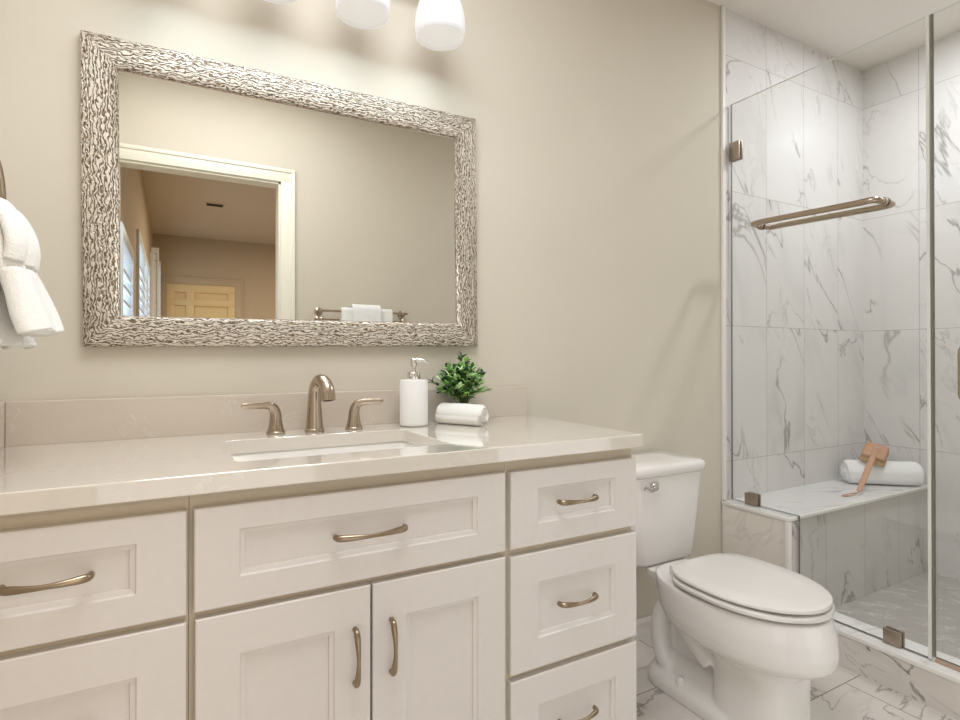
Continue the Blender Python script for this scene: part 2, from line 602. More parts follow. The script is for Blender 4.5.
def shaker(x0, x1, z0, z1, st, rt, rb):
    """recessed-panel front with a stepped inner bevel"""
    m = M()

    def ring(dx0, dx1, dz0, dz1, y):
        return [Vector((x0 + dx0, y, z0 + dz0)), Vector((x1 - dx1, y, z0 + dz0)), Vector((x1 - dx1, y, z1 - dz1)), Vector((x0 + dx0, y, z1 - dz1))]
    e = 0.0022
    rings = [ring(0, 0, 0, 0, YFF), ring(0, 0, 0, 0, YD + e), ring(e, e, e, e, YD),
             ring(st, st, rb, rt, YD), ring(st + .0025, st + .0025, rb + .0025, rt + .0025, YD + .004),
             ring(st + .010, st + .010, rb + .010, rt + .010, YD + .0055), ring(st + .011, st + .011, rb + .011, rt + .011, YD + .010)]
    m.loft(rings, True, True)
    return m


def pull(c, length, vertical):
    """arched bar pull, ends flared, middle slim"""
    L = length / 2
    pts, rad = [], []
    ctrl = [(-L, 0.001), (-L, 0.008), (-L * .93, 0.015), (-L * .72, 0.020), (-L * .35, 0.0255), (0, 0.027), (L * .35, 0.0255), (L * .72, 0.020), (L * .93, 0.015), (L, 0.008), (L, 0.001)]
    rr = [(.0058,), (.0060,), (.0066,), (.0066,), (.0050,), (.0042,), (.0050,), (.0066,), (.0066,), (.0060,), (.0058,)]
    for (s, h), (r,) in zip(curve(ctrl, 44), curve(rr, 44)):
        pts.append((c[0], YD + .0 - h, c[1] + s) if vertical else (c[0] + s, YD - h, c[1]))
        rad.append((r, r * 0.9))
    m = M()
    m.tube(pts, rad, 12)
    return m


def carcass(x0, x1, side_l, side_r):
    m = M()
    m.box(x0, x0 + .016, -.517, -.002, 0.09, 0.884)
    m.box(x1 - .016, x1, -.517, -.002, 0.09, 0.884)
    m.box(x0 + .016, x1 - .016, -.517, -.002, 0.09, 0.106)
    m.box(x0 + .016, x1 - .016, -.010, -.002, 0.106, 0.884)
    m.box(x0, x1, -.46, -.444, 0.0, 0.09)
    m.box(x0, x0 + .016, -.46, -.02, 0.0, 0.09)
    m.box(x1 - .016, x1, -.46, -.02, 0.0, 0.09)
    return m


def face_frame(x0, x1, rails, mid=None):
    m = M()
    m.box(x0, x0 + .03, YFF, -.517, 0.09, 0.884)
    m.box(x1 - .03, x1, YFF, -.517, 0.09, 0.884)
    for (z0, z1) in rails:
        m.box(x0 + .03, x1 - .03, YFF, -.517, z0, z1)
    return m


PANELW = (0.072, 0.072, 0.068)


def add_front(root, kind, x0, x1, z0, z1, hc, hl, vert, rails=PANELW):
    f = obj(kind, shaker(x0, x1, z0, z1, *rails), CAB, root)
    obj('handle', pull(hc, hl, vert), PULL, f, 180)
    return f


S = (0.072, 0.044, 0.050)       # slim rails of the top drawers
XS1, XS2, XE = 0.0245, 0.670, 1.065
c = thing('drawer_cabinet', 'off-white drawer cabinet at the left end of the vanity, against the side wall', 'cabinet', ((XL + XS1) / 2, -.27, 0), 'vanity cabinets')
obj('carcass', carcass(XL + .002, XS1 - .0004, 0, 0), CAB, c)
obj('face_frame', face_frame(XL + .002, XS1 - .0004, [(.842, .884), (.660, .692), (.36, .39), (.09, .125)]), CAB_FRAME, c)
add_front(c, 'drawer', -.345, .0205, .677, .856, (-.169, .7735), .110, False, (.073, .044, .05))
add_front(c, 'drawer', -.345, .0205, .388, .664, (-.169, .528), .110, False)
add_front(c, 'drawer', -.345, .0205, .105, .374, (-.169, .246), .110, False)
c = thing('sink_cabinet', 'wide off-white sink cabinet with two doors, middle of the vanity under the basin', 'cabinet', (0.347, -.27, 0), 'vanity cabinets')
obj('carcass', carcass(XS1 + .0004, XS2 - .0004, 0, 0), CAB, c)
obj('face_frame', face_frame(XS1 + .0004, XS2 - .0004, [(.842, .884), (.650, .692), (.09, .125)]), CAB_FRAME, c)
add_front(c, 'drawer', .0320, .663, .678, .857, (.346, .7715), .142, False, S)
add_front(c, 'door', .0340, .3462, .105, .665, (.314, .532), .104, True, (.071, .074, .07))
add_front(c, 'door', .3508, .663, .105, .665, (.389, .534), .104, True, (.071, .074, .07))
c = thing('drawer_cabinet', 'off-white cabinet of three drawers at the right end of the vanity beside the toilet', 'cabinet', (0.867, -.27, 0), 'vanity cabinets')
obj('carcass', carcass(XS2 + .0004, XE, 0, 0), CAB, c)
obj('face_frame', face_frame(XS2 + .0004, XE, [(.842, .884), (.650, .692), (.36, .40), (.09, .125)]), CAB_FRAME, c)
add_front(c, 'drawer', .677, 1.067, .678, .856, (.866, .7725), .110, False, (.074, .044, .05))
add_front(c, 'drawer', .677, 1.067, .389, .661, (.866, .5285), .108, False, (.074, .070, .070))
add_front(c, 'drawer', .677, 1.067, .105, .374, (.866, .2465), .108, False, (.074, .070, .070))

# ------------------------------------------------------------------ countertop, splashes, sink
ct = thing('countertop', 'cream quartz countertop with low backsplash on the white vanity', 'countertop', (0.37, -.28, .884))


def slab_with_hole(outer, hole, z0, z1):
    m = M()
    bm = m.bm
    loops = {}
    for z in (z1, z0):
        es = []
        for key, pts in (('o', outer), ('h', hole)):
            vs = [bm.verts.new((p[0], p[1], z)) for p in pts]
            loops[key, z] = vs
            es += [bm.edges.new((vs[i], vs[(i + 1) % len(vs)])) for i in range(len(vs))]
        bmesh.ops.triangle_fill(bm, edges=es, use_beauty=True, use_dissolve=False)
    for key in 'oh':
        a, b = loops[key, z1], loops[key, z0]
        for i in range(len(a)):
            j2 = (i + 1) % len(a)
            m.face((a[i], a[j2], b[j2], b[i]))
    return m


YCF, XCR = -.5656, 1.0797
SX0, SX1, SY0, SY1 = .106, .566, -.468, -.163
hole = rrect(SX0, SX1, SY0, SY1, .022, 0)
sl = obj('slab', slab_with_hole([(XL + .001, YCF), (XCR, YCF), (XCR, -.001), (XL + .001, -.001)], hole, .884, .918), QUARTZ_LIT, ct)
bv = sl.modifiers.new('bevel', 'BEVEL')
bv.width = .0022
bv.segments = 2
bv.limit_method = 'ANGLE'
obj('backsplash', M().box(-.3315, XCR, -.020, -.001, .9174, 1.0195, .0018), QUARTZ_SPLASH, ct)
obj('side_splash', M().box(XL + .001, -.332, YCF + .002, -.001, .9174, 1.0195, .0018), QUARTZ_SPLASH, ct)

sk = thing('sink', 'white rectangular undermount basin set into the cream countertop', 'sink', (.336, -.315, .76))
g = .008
m = M()
rings = [rrect(SX0 - .025, SX1 + .025, SY0 - .022, SY1 + .022, .035, .8805), rrect(SX0 - g, SX1 + g, SY0 - g, SY1 + g, .028, .8805),
         rrect(SX0 - g + .002, SX1 + g - .002, SY0 - g + .002, SY1 + g - .002, .028, .872), rrect(SX0 + .008, SX1 - .008, SY0 + .008, SY1 - .008, .045, .79),
         rrect(SX0 + .02, SX1 - .02, SY0 + .02, SY1 - .02, .05, .768), rrect(SX0 + .05, SX1 - .05, SY0 + .05, SY1 - .05, .05, .757), rrect(.29, .38, -.36, -.27, .04, .752)]
m.loft(rings, False, True)
o = obj('basin', m, PORC, sk, 60)
so = o.modifiers.new('thick', 'SOLIDIFY')
so.thickness = .006
so.offset = 1
m = M()
m.lathe([(.031, .0), (.031, .003), (.024, .004), (.022, .001), (.0, .001)], (.335, -.315, .7525), 24)
obj('drain', m, NICKEL, sk, 50)

# ------------------------------------------------------------------ faucet set
fa = thing('faucet', 'brushed nickel widespread faucet with two lever handles behind the basin', 'faucet', (.338, -.09, .918))
m = M()
sp = curve([(.338, -.085, .922), (.338, -.085, .965), (.338, -.086, 1.01), (.339, -.090, 1.036), (.344, -.110, 1.056), (.350, -.138, 1.054), (.3545, -.158, 1.036), (.3555, -.165, 1.006)], 36)
rs = curve([(.0235,), (.0200,), (.0172,), (.0160,), (.0160,), (.0172,), (.0185,), (.0195,)], 36)
m.tube(sp, [r[0] for r in rs], 20)
spt = obj('spout', m, NICKEL, fa, 60)
m = M()
m.lathe([(.0255, .0), (.0262, .002), (.0255, .006), (.0235, .0075), (0, .0075)], (.338, -.085, .9185), 28)
obj('base_ring', m, NICKEL, spt, 50)
m = M()
m.lathe([(.0125, 0), (.0125, .001), (0, .001)], (.3557, -.1653, 1.0058), 20, axis=(.03, -.2, -.97))
obj('aerator', m, DARK, spt, 50)
for sx, hx, hy in ((-1, .238, -.082), (1, .446, -.090)):
    m = M()
    m.tube(curve([(hx, hy, .920), (hx, hy, .945), (hx - sx * -.001, hy - .001, .970), (hx + sx * .007, hy - .004, .986), (hx + sx * .022, hy - .012, .9935), (hx + sx * .045, hy - .022, .9945), (hx + sx * (.074 if sx < 0 else .062), hy - .033, .9955), (hx + sx * (.088 if sx < 0 else .074), hy - .037, .998)], 34),
           curve([(.0225, .0225), (.0170, .0170), (.0132, .0145), (.0105, .0130), (.0070, .0105), (.0052, .0095), (.0045, .0085), (.0025, .005)], 34), 18)
    h = obj('handle', m, NICKEL, fa, 60)
    m = M()
    m.lathe([(.0240, .0), (.0246, .002), (.0240, .005), (.0215, .0065), (0, .0065)], (hx, hy, .9185), 28)
    obj('base_ring', m, NICKEL, h, 50)

# ------------------------------------------------------------------ soap dispenser
SDX, SDY = .621, -.105
sd = thing('soap_dispenser', 'white cylindrical soap dispenser with silver pump beside the faucet', 'soap dispenser', (SDX, SDY, .918))
m = M()
m.lathe([(.0, .0), (.036, .0), (.0405, .004), (.0415, .010), (.0415, .131), (.0400, .1345), (.012, .1352), (0, .1352)], (SDX, SDY, .9185), 40)
obj('bottle', m, plain('white_ceramic', (240, 237, 233), .4, noise=.004), sd, 50)
m = M()
m.lathe([(.0, .135), (.0185, .135), (.0190, .137), (.0190, .155), (.0175, .157), (.006, .157), (.0055, .160), (.0055, .176), (0, .176)], (SDX, SDY, .9185), 28)
obj('collar', m, CHROME, sd, 40)
m = M()
m.lathe([(.0, .176), (.0095, .176), (.0100, .178), (.0095, .196), (.006, .199), (0, .199)], (SDX, SDY, .9185), 24)
m.tube(curve([(SDX, SDY, 1.1095), (SDX + .012, SDY - .008, 1.112), (SDX + .026, SDY - .016, 1.110), (SDX + .036, SDY - .022, 1.103)], 14), curve([(.0062,), (.0058,), (.0046,), (.0034,)], 14) and [r[0] for r in curve([(.0062,), (.0058,), (.0046,), (.0034,)], 14)], 12)
obj('pump', m, CHROME, sd, 50)


# ------------------------------------------------------------------ rolled towels
def rolled_towel(name, label, p0, p1, rad, turns, mat, group=None, zbase=0, flat=.97, seed=1):
    """a towel rolled up: spiral end faces, soft outer skin, loose outer edge"""
    p0, p1 = Vector(p0), Vector(p1)
    ax = (p1 - p0).normalized()
    up = Vector((0, 0, 1))
    sd_ = ax.cross(up).normalized()
    rr = random.Random(seed)
    m = M()
    nl = 26
    nt = 40
    # outer skin, ends rounded over
    rings = []
    for i in range(nl + 1):
        s = i / nl
        q = p0.lerp(p1, s)
        e = min(s, 1 - s) * (p1 - p0).length
        k = 1 - .16 * max(0, 1 - e / (.28 * rad)) ** 2
        w = 1 + .015 * sin(9 * s + seed) + .008 * sin(23 * s)
        rings.append([q + (sd_ * cos(2 * pi * t / nt) + up * sin(2 * pi * t / nt) * flat) * rad * k * w for t in range(nt)])
    m.loft(rings, False, False)
    # spiral ends
    th = rad / (turns + .6)
    for e, sgn in ((p0, -1), (p1, 1)):
        lip = []
        N = int(turns * 22)
        prev = None
        for i in range(N + 1):
            f = i / N
            ang = 2 * pi * turns * f * sgn
            r1 = rad * .84 * (1 - f) + .002
            r0 = max(r1 - th * .95, .0005)
            d_ = sd_ * cos(ang) + up * sin(ang) * flat
            rm = (r0 + r1) / 2
            a = m.bm.verts.new(e + d_ * r1 - ax * sgn * .002)
            b_ = m.bm.verts.new(e + d_ * rm + ax * sgn * (.004 + .0015 * sin(7 * f * 6)))
            c_ = m.bm.verts.new(e + d_ * r0 - ax * sgn * .0025)
            if prev:
                m.face((prev[0], a, b_, prev[1]))
                m.face((prev[1], b_, c_, prev[2]))
            prev = (a, b_, c_)
        # disc backing just inside
        n2 = [m.bm.verts.new(e - ax * sgn * .003 + (sd_ * cos(2 * pi * t / nt) + up * sin(2 * pi * t / nt) * flat) * rad * .86) for t in range(nt)]
        m.face(n2)
    # loose outer edge of the towel lying along the roll
    ang = radians(-62)
    rings = []
    for i in range(nl + 1):
        s = i / nl
        q = p0.lerp(p1, .015 + .97 * s)
        ring = []
        for k in range(10):
            a = ang + radians(55) * k / 9
            d_ = sd_ * cos(a) + up * sin(a) * flat
            ring.append(q + d_ * (rad * 1.005 + .0045 * min(1, (9 - k) / 3 + .0)))
        rings.append(ring)
    m.loft(rings, False, False, closed=False)
    o = obj(name, m, mat, None, 70)
    return o


o = rolled_towel('rolled_washcloth', '', (.722, -.078, .9500), (.797, -.214, .9500), 0.0315, 3.5, TOWEL, seed=3)
tag(o, 'small white rolled washcloth in front of the green plant on the countertop', 'towel')
o = rolled_towel('rolled_towel', '', (2.972, -.068, .5445), (3.222, -.282, .5445), .059, 3, TOWEL_W, seed=5)
tag(o, 'large white rolled towel on the shower bench under the brush', 'towel')

# ------------------------------------------------------------------ plant
PX, PY = .808, -.066
pt = thing('potted_plant', 'small bushy green plant behind the rolled washcloth on the countertop', 'plant', (PX, PY, .918))
m = M()
m.lathe([(0, 0), (.024, 0), (.029, .045), (.030, .050), (.027, .050), (.026, .044), (0, .044)], (PX, PY, .9185), 24)
obj('pot', m, plain('dark_pot', (84, 66, 52), .7, noise=.1), pt, 50)
stem, leaf = M(), M()
rr = random.Random(11)


def add_leaf(m, base, d_, ln, wd):
    d_ = d_.normalized()
    sd_ = d_.cross(Vector((rr.uniform(-.4, .4), rr.uniform(-.4, .4), 1))).normalized()
    nn = sd_.cross(d_).normalized()
    prof = [(0, .12), (.2, .62), (.45, 1), (.7, .82), (.9, .38), (1, .02)]
    L = []
    for s, wv in prof:
        c = base + d_ * ln * s - nn * ln * .22 * s * s
        L.append([m.bm.verts.new(c - sd_ * wd * wv + nn * wd * .35 * wv), m.bm.verts.new(c), m.bm.verts.new(c + sd_ * wd * wv + nn * wd * .35 * wv)])
    for a, b_ in zip(L[:-1], L[1:]):
        m.face((a[0], a[1], b_[1], b_[0]))
        m.face((a[1], a[2], b_[2], b_[1]))


CEN = Vector((.786, -.088, 1.012))
for i in range(46):
    ga = i * 2.399
    el = .12 + 1.32 * ((i + .5) / 46)
    rad_ = .060 + .020 * rr.random() + .012 * sin(el)
    if i % 9 == 0:
        rad_ += .02
    tip = CEN + Vector((cos(ga) * cos(el) * rad_ * 1.02, sin(ga) * cos(el) * rad_ * .78, sin(el) * rad_ * 1.08 - .012))
    tip.y = min(tip.y, -.030)
    b0 = Vector((PX, PY, .962)) + Vector((rr.uniform(-.012, .012), rr.uniform(-.012, .012), 0))
    mid = b0.lerp(tip, .5) + Vector((0, 0, .012))
    pts = curve([tuple(b0), tuple(mid), tuple(tip)], 9)
    stem.tube(pts, [.0014 - .0008 * k / 9 for k in range(10)], 5)
    for k in range(3, 10):
        p = Vector(pts[k])
        ax = (Vector(pts[min(k + 1, 9)]) - Vector(pts[k - 1])).normalized()
        for s in range(2 if k < 9 else 3):
            side = Vector((rr.uniform(-1, 1), rr.uniform(-1, 1), rr.uniform(-.3, .8)))
            dd = (ax * .75 + side * .8)
            ln = rr.uniform(.019, .029)
            if p.y + dd.normalized().y * ln > -.024:
                dd.y = -abs(dd.y) * .3
            add_leaf(leaf, p, dd, ln, ln * .25)
lm = NT('plant_leaf')
gi = lm.n('ShaderNodeNewGeometry')
lm.set(Base_Color=lm.ramp(gi.outputs['Random Per Island'], [(0.0, s2l(34, 56, 38)), (.35, s2l(62, 102, 58)), (.58, s2l(118, 172, 80)), (.8, s2l(172, 216, 122)), (1.0, s2l(216, 238, 190))]), Roughness=.35)  # inner shade and bright highlights put into the random leaf tones
obj('stem', stem, plain('plant_stem', (90, 110, 60), .6, noise=.1), pt)
obj('foliage', leaf, lm.mat, pt, 180)

# ------------------------------------------------------------------ wall mirror
MX0, MX1, MZ0, MZ1 = -.193, .879, 1.1495, 1.9055
FW = .0765
mr = thing('wall_mirror', 'large wall mirror in a hammered champagne silver frame above the vanity', 'mirror', ((MX0 + MX1) / 2, 0, (MZ0 + MZ1) / 2))
m = M()
prof = [(0, -.001), (0, -.018), (.002, -.022), (.010, -.0255), (.030, -.031), (.050, -.032), (.064, -.029), (.0735, -.022), (FW, -.0125)]
uvl = m.bm.loops.layers.uv.new('UVMap')
corners = [((MX0, MZ0), (MX1, MZ0)), ((MX1, MZ0), (MX1, MZ1)), ((MX1, MZ1), (MX0, MZ1)), ((MX0, MZ1), (MX0, MZ0))]
for ci, (p, q) in enumerate(corners):
    d_ = Vector((q[0] - p[0], q[1] - p[1])).normalized()
    nrm = Vector((-d_.y, d_.x))
    ln = (Vector(q) - Vector(p)).length
    ra, rb, ua, ub, va = [], [], [], [], []
    acc = 0
    for k, (w_, y_) in enumerate(prof):
        a = Vector(p) + d_ * w_ + nrm * w_
        b_ = Vector(q) - d_ * w_ + nrm * w_
        ra.append(m.bm.verts.new((a.x, y_, a.y)))
        rb.append(m.bm.verts.new((b_.x, y_, b_.y)))
        if k:
            acc += math.hypot(w_ - prof[k - 1][0], y_ - prof[k - 1][1])
        ua.append(w_ + ci * 3.17)
        ub.append(ln - w_ + ci * 3.17)
        va.append(acc)
    for k in range(len(prof) - 1):
        f = m.face((ra[k], rb[k], rb[k + 1], ra[k + 1]))
        for lp, uv in zip(f.loops, ((ua[k], va[k]), (ub[k], va[k]), (ub[k + 1], va[k + 1]), (ua[k + 1], va[k + 1]))):
            lp[uvl].uv = uv
fm = NT('hammered_silver')
uvn = fm.n('ShaderNodeUVMap')
mp = fm.n('ShaderNodeMapping')
mp.inputs['Scale'].default_value = (44, 70, 1)
fm.t.links.new(uvn.outputs[0], mp.inputs[0])
nz = fm.n('ShaderNodeTexNoise', i_Scale=1.0, i_Detail=2.0, i_Roughness=.55)
fm.t.links.new(mp.outputs[0], nz.inputs['Vector'])
su = fm.n('ShaderNodeSeparateXYZ')
fm.t.links.new(uvn.outputs[0], su.inputs[0])
ph = fm.math('ADD', fm.math('MULTIPLY', su.outputs[1], 128.0), fm.math('MULTIPLY', nz.outputs[0], 3.6))
wv_ = fm.math('SINE', fm.math('MULTIPLY', ph, 6.2832))
n2_ = fm.n('ShaderNodeTexNoise', i_Scale=2.3, i_Detail=1.0)
fm.t.links.new(mp.outputs[0], n2_.inputs['Vector'])
hh = fm.math('ADD', wv_, fm.math('MULTIPLY', fm.math('SUBTRACT', n2_.outputs[0], .5), 3.0))
edge = fm.n('ShaderNodeMapRange', i_1=-1.1, i_2=.5)
fm.t.links.new(hh, edge.inputs[0])
fm.set(Base_Color=fm.ramp(edge.outputs[0], [(0.0, s2l(112, 94, 74)), (.4, s2l(182, 166, 144)), (.9, s2l(222, 210, 194))]), Metallic=.35, Roughness=.42)
fm.bump(edge.outputs[0], 1.0, .004)
obj('frame', m, fm.mat, mr, 60)
m = M()
m.box(MX0 + .004, MX1 - .004, -.0105, -.001, MZ0 + .004, MZ1 - .004)
obj('backing', m, DARK, mr)
m = M()
m.box(MX0 + FW - .006, MX1 - FW + .006, -.0125, -.0108, MZ0 + FW - .006, MZ1 - FW + .006)
obj('mirror_glass', m, MIRROR, mr)
m = M()
for (a, b_, c_, d_) in ((MX0 + FW, MX1 - FW, MZ0 + FW - .004, MZ0 + FW), (MX0 + FW, MX1 - FW, MZ1 - FW, MZ1 - FW + .004)):
    m.box(a, b_, -.0150, -.0125, c_, d_)
for (a, b_) in ((MX0 + FW - .004, MX0 + FW), (MX1 - FW, MX1 - FW + .004)):
    m.box(a, b_, -.0150, -.0125, MZ0 + FW - .004, MZ1 - FW + .004)
obj('inner_lip', m, NICKEL, mr)
mr.rotation_euler = (0, radians(-.56), 0)

# ------------------------------------------------------------------ vanity light
SHX, SHY, SHZ = (-.015, .220, .455, .690), -.14, 2.066
SK = 1.17      # shade width
vl = thing('vanity_light', 'four-shade nickel vanity light on the wall above the mirror', 'wall light', (.3375, 0, 2.28))
m = M()
m.box(.2, .475, -.022, -.001, 2.20, 2.33, .006)
obj('back_plate', m, NICKEL, vl, 40)
m = M()
m.tube([(-.06, -.07, 2.285), (.735, -.07, 2.285)], .009, 14)
m.tube([(.3375, -.02, 2.285), (.3375, -.07, 2.285)], .012, 14)
obj('rail', m, NICKEL, vl, 60)
em = NT('lit_shade_glass')
em.set(Base_Color=s2l(196, 193, 190), Roughness=.25, Transmission_Weight=0.0, Emission_Color=(.98, .97, 1, 1), Emission_Strength=.42, Subsurface_Weight=0.0)
ei = NT('lit_shade_inside')
ei.set(Base_Color=s2l(150, 146, 138), Roughness=.5, Emission_Color=(1, .96, .9, 1), Emission_Strength=.48)
bm_ = NT('lit_bulb')
bm_.set(Base_Color=(1, .97, .92, 1), Emission_Color=(1, .97, .9, 1), Emission_Strength=.95, Roughness=.2)
for sx in SHX:
    m = M()
    m.tube(curve([(sx, -.07, 2.285), (sx, -.10, 2.290), (sx, -.132, 2.280), (sx, SHY, 2.250), (sx, SHY, 2.222)], 16), .007, 12)
    arm = obj('arm', m, NICKEL, vl, 60)
    m = M()
    m.lathe([(0, .195), (.020, .195), (.024, .185), (.024, .165), (.018, .160), (0, .160)], (sx, SHY, SHZ), 24)
    obj('socket', m, NICKEL, arm, 50)
    m = M()
    m.lathe([(r * SK, z) for r, z in [(.0575, 0), (.0595, .0), (.0625, .018), (.0635, .040), (.0615, .065), (.0560, .092), (.0470, .118), (.0370, .140), (.0270, .155), (.0200, .161)]], (sx, SHY, SHZ), 36)
    m.lathe([(r * SK, z) for r, z in [(.0200, .161), (.0200, .158), (.0260, .152), (.0355, .137), (.0450, .116), (.0540, .091), (.0595, .064), (.0615, .040), (.0605, .018), (.0575, 0)]], (sx, SHY, SHZ), 36, mi=1)
    sh = obj('shade', m, [em.mat, ei.mat], vl, 180)
    m = M()
    m.lathe([(0, .045), (.010, .048), (.0185, .060), (.020, .073), (.016, .092), (.011, .106), (.011, .158), (0, .158)], (sx, SHY, SHZ), 20)
    obj('bulb', m, bm_.mat, sh, 180)
    l = bpy.data.lights.new('bulb_light', 'AREA')
    l.shape = 'DISK'
    l.size = .10
    l.energy = .40
    l.color = (.70, .86, 1.0)
    l.spread = radians(150)
    lo = bpy.data.objects.new('bulb_light', l)
    COL.objects.link(lo)
    lo.location = (sx, SHY, SHZ + .004)

# ------------------------------------------------------------------ toilet
TX = 1.548
to = thing('toilet', 'white two-piece toilet with closed lid between the vanity and the shower', 'toilet', (TX, -.4, 0))


def egg(hw, yr, yf, yc, z, n=48, er=2.6, ef=2.05):
    out = []
    for k in range(n):
        a = 2 * pi * k / n
        cx_, cy_ = cos(a), sin(a)
        e = er if cy_ > 0 else ef
        x = hw * math.copysign(abs(cx_) ** (2 / e), cx_)
        y = (yr - yc if cy_ > 0 else yc - yf) * math.copysign(abs(cy_) ** (2 / e), cy_)
        out.append(Vector((TX + x, yc + y, z)))
    return out


m = M()
PG = dict(yr=-.455, yf=-.698, yc=-.575, er=3.6, ef=3.2)
m.loft([egg(.104, z=0, **PG), egg(.103, z=.05, **PG), egg(.101, z=.15, **PG), egg(.104, z=.205, **PG),
        egg(.122, -.40, -.715, -.55, .232), egg(.150, -.33, -.760, -.53, .250), egg(.166, -.27, -.784, -.52, .268), egg(.173, -.25, -.788, -.51, .300), egg(.177, -.24, -.782, -.51, .345), egg(.178, -.235, -.772, -.50, .380), egg(.177, -.235, -.768, -.50, .396)])
m.loft([rrect(TX - .050, TX + .050, -.40, -.245, .04, .255, 6), rrect(TX - .062, TX + .062, -.40, -.225, .04, .290, 6), rrect(TX - .085, TX + .085, -.40, -.205, .04, .335, 6), rrect(TX - .098, TX + .098, -.40, -.195, .035, .362, 6), rrect(TX - .102, TX + .102, -.40, -.193, .03, .384, 6)])
m.loft([rrect(TX - .040, TX + .040, -.50, -.245, .03, .02, 6), rrect(TX - .036, TX + .036, -.50, -.24, .03, .12, 6), rrect(TX - .04, TX + .04, -.48, -.235, .03, .29, 6)])
for s in (-1, 1):
    m.tube(curve([(TX + s * .045, -.300, .290), (TX + s * .058, -.268, .268), (TX + s * .062, -.248, .215), (TX + s * .062, -.246, .15), (TX + s * .060, -.262, .09), (TX + s * .05, -.29, .05)], 24), [.034] * 25, 14)
    m.tube(curve([(TX + s * .050, -.270, .290), (TX + s * .074, -.315, .284), (TX + s * .083, -.365, .246), (TX + s * .086, -.415, .203), (TX + s * .080, -.462, .160)], 24), [.031 - .006 * k / 24 for k in range(25)], 14)
m.loft([rrect(TX - .116, TX + .116, -.60, -.185, .09, .000, 10), rrect(TX - .116, TX + .116, -.60, -.185, .09, .030, 10), rrect(TX - .108, TX + .108, -.60, -.193, .085, .046, 10), rrect(TX - .080, TX + .080, -.60, -.21, .06, .062, 10), rrect(TX - .050, TX + .050, -.60, -.23, .045, .115, 10)])
bo = obj('bowl', m, PORC, to, 180)
rm = bo.modifiers.new('remesh', 'REMESH')
rm.mode = 'VOXEL'
rm.voxel_size = .006
rm.use_smooth_shade = True
sm = bo.modifiers.new('smooth', 'SMOOTH')
sm.factor = .5
sm.iterations = 6
m = M()
m.lathe([(0, .024), (.010, .022), (.015, .012), (.016, 0)], (TX - .090, -.355, .048), 18)
obj('bolt_cap', m, PORC, bo, 180)
# seat and lid
m = M()
SY = dict(yr=-.338, yf=-.770, yc=-.535)
m.loft([egg(.176, z=.4065, er=3.4, **SY), egg(.184, z=.408, er=3.4, **SY), egg(.186, z=.4165, er=3.4, **SY), egg(.181, z=.4205, er=3.4, **SY)])
obj('seat', m, SEAT, to, 50)
m = M()
LY = dict(yr=-.336, yf=-.765, yc=-.535)
m.loft([egg(.170, z=.4280, er=3.4, **LY), egg(.180, z=.4300, er=3.4, **LY), egg(.1815, z=.434, er=3.4, **LY), egg(.180, z=.4385, er=3.4, **LY), egg(.172, z=.4425, er=3.4, yr=-.342, yf=-.752, yc=-.535), egg(.12, z=.4445, er=3.0, yr=-.36, yf=-.69, yc=-.535)])
obj('seat_lid', m, SEAT, to, 50)
for s in (-1, 1):
    m = M()
    m.box(TX + s * .075 - .022, TX + s * .075 + .022, -.340, -.312, .396, .4265, .006)
    obj('hinge', m, SEAT, to, 40)
# tank
m = M()


def trect(hw, y0, y1, r, z, bow=0.010):
    out = rrect(TX - hw, TX + hw, y0, y1, r, z, 7)
    for p in out:
        if p.y < (y0 + y1) / 2:
            p.y -= bow * (1 - ((p.x - TX) / hw) ** 2)
    return out


m.loft([trect(.120, -.195, -.045, .045, .3865), trect(.148, -.215, -.035, .045, .390), trect(.155, -.221, -.030, .045, .402), trect(.168, -.227, -.026, .04, .55), trect(.182, -.231, -.022, .035, .700)])
obj('tank', m, PORC, to, 60)
m = M()
m.loft([trect(.178, -.232, -.020, .03, .7005), trect(.186, -.240, -.014, .032, .7065), trect(.189, -.244, -.012, .033, .716), trect(.189, -.244, -.012, .033, .729), trect(.186, -.240, -.014, .033, .7385), trect(.176, -.230, -.022, .03, .743), trect(.10, -.17, -.07, .03, .7445)])
obj('tank_lid', m, PORC, to, 60)
m = M()
fx, fz = TX - .088, .671
m.lathe([(0, 0), (.017, 0), (.0175, .008), (.014, .014), (0, .015)], (fx, -.2355, fz), 20, axis=(0, -1, 0))
m.tube(curve([(fx + .010, -.246, fz + .010), (fx, -.252, fz + .008), (fx - .018, -.258, fz - .004), (fx - .040, -.259, fz - .006), (fx - .060, -.258, fz + .003)], 18), [(.0085, .006)] * 19, 12)
obj('flush_lever', m, CHROME, to, 50)

# ------------------------------------------------------------------ shower: bench, curb
sb = thing('shower_bench', 'marble tiled built-in bench along the back of the shower', 'bench', (2.7, -.155, .058))
BT, BYF = .485, -.312
obj('bench_front', M().box(2.19, XR - .001, -.300, -.006, .0585, BT - .016), TILE_BENCH_FRONT, sb)
obj('bench_top', M().box(2.119, XR - .001, BYF + .010, -.0045, BT - .015, BT), TILE_BENCH_TOP, sb)
m = M()
m.box(2.119, XR - .001, BYF, BYF + .010, BT - .014, BT + .001, .003)
obj('edge_strip', m, WHITE_TRIM, sb, 40)
m = M()
m.box(2.124, 2.19, BYF + .018, -.0045, .0, BT - .016)
obj('knee_wall', m, TILE_KNEE, sb)
m = M()
m.box(2.117, 2.124, BYF, -.0045, BT - .014, BT + .001, .003)
m.box(2.117, 2.137, BYF, BYF + .018, .13, BT - .015, .003)
obj('corner_strip', m, WHITE_TRIM, sb, 40)
m = M()
m.box(2.137, 2.19, BYF + .004, BYF + .018, .10, BT - .016)
obj('end_tile', m, TILE_BENCH_FRONT, sb)
cu = thing('shower_curb', 'low marble tiled curb under the shower glass', 'curb', (2.18, -1.05, 0))
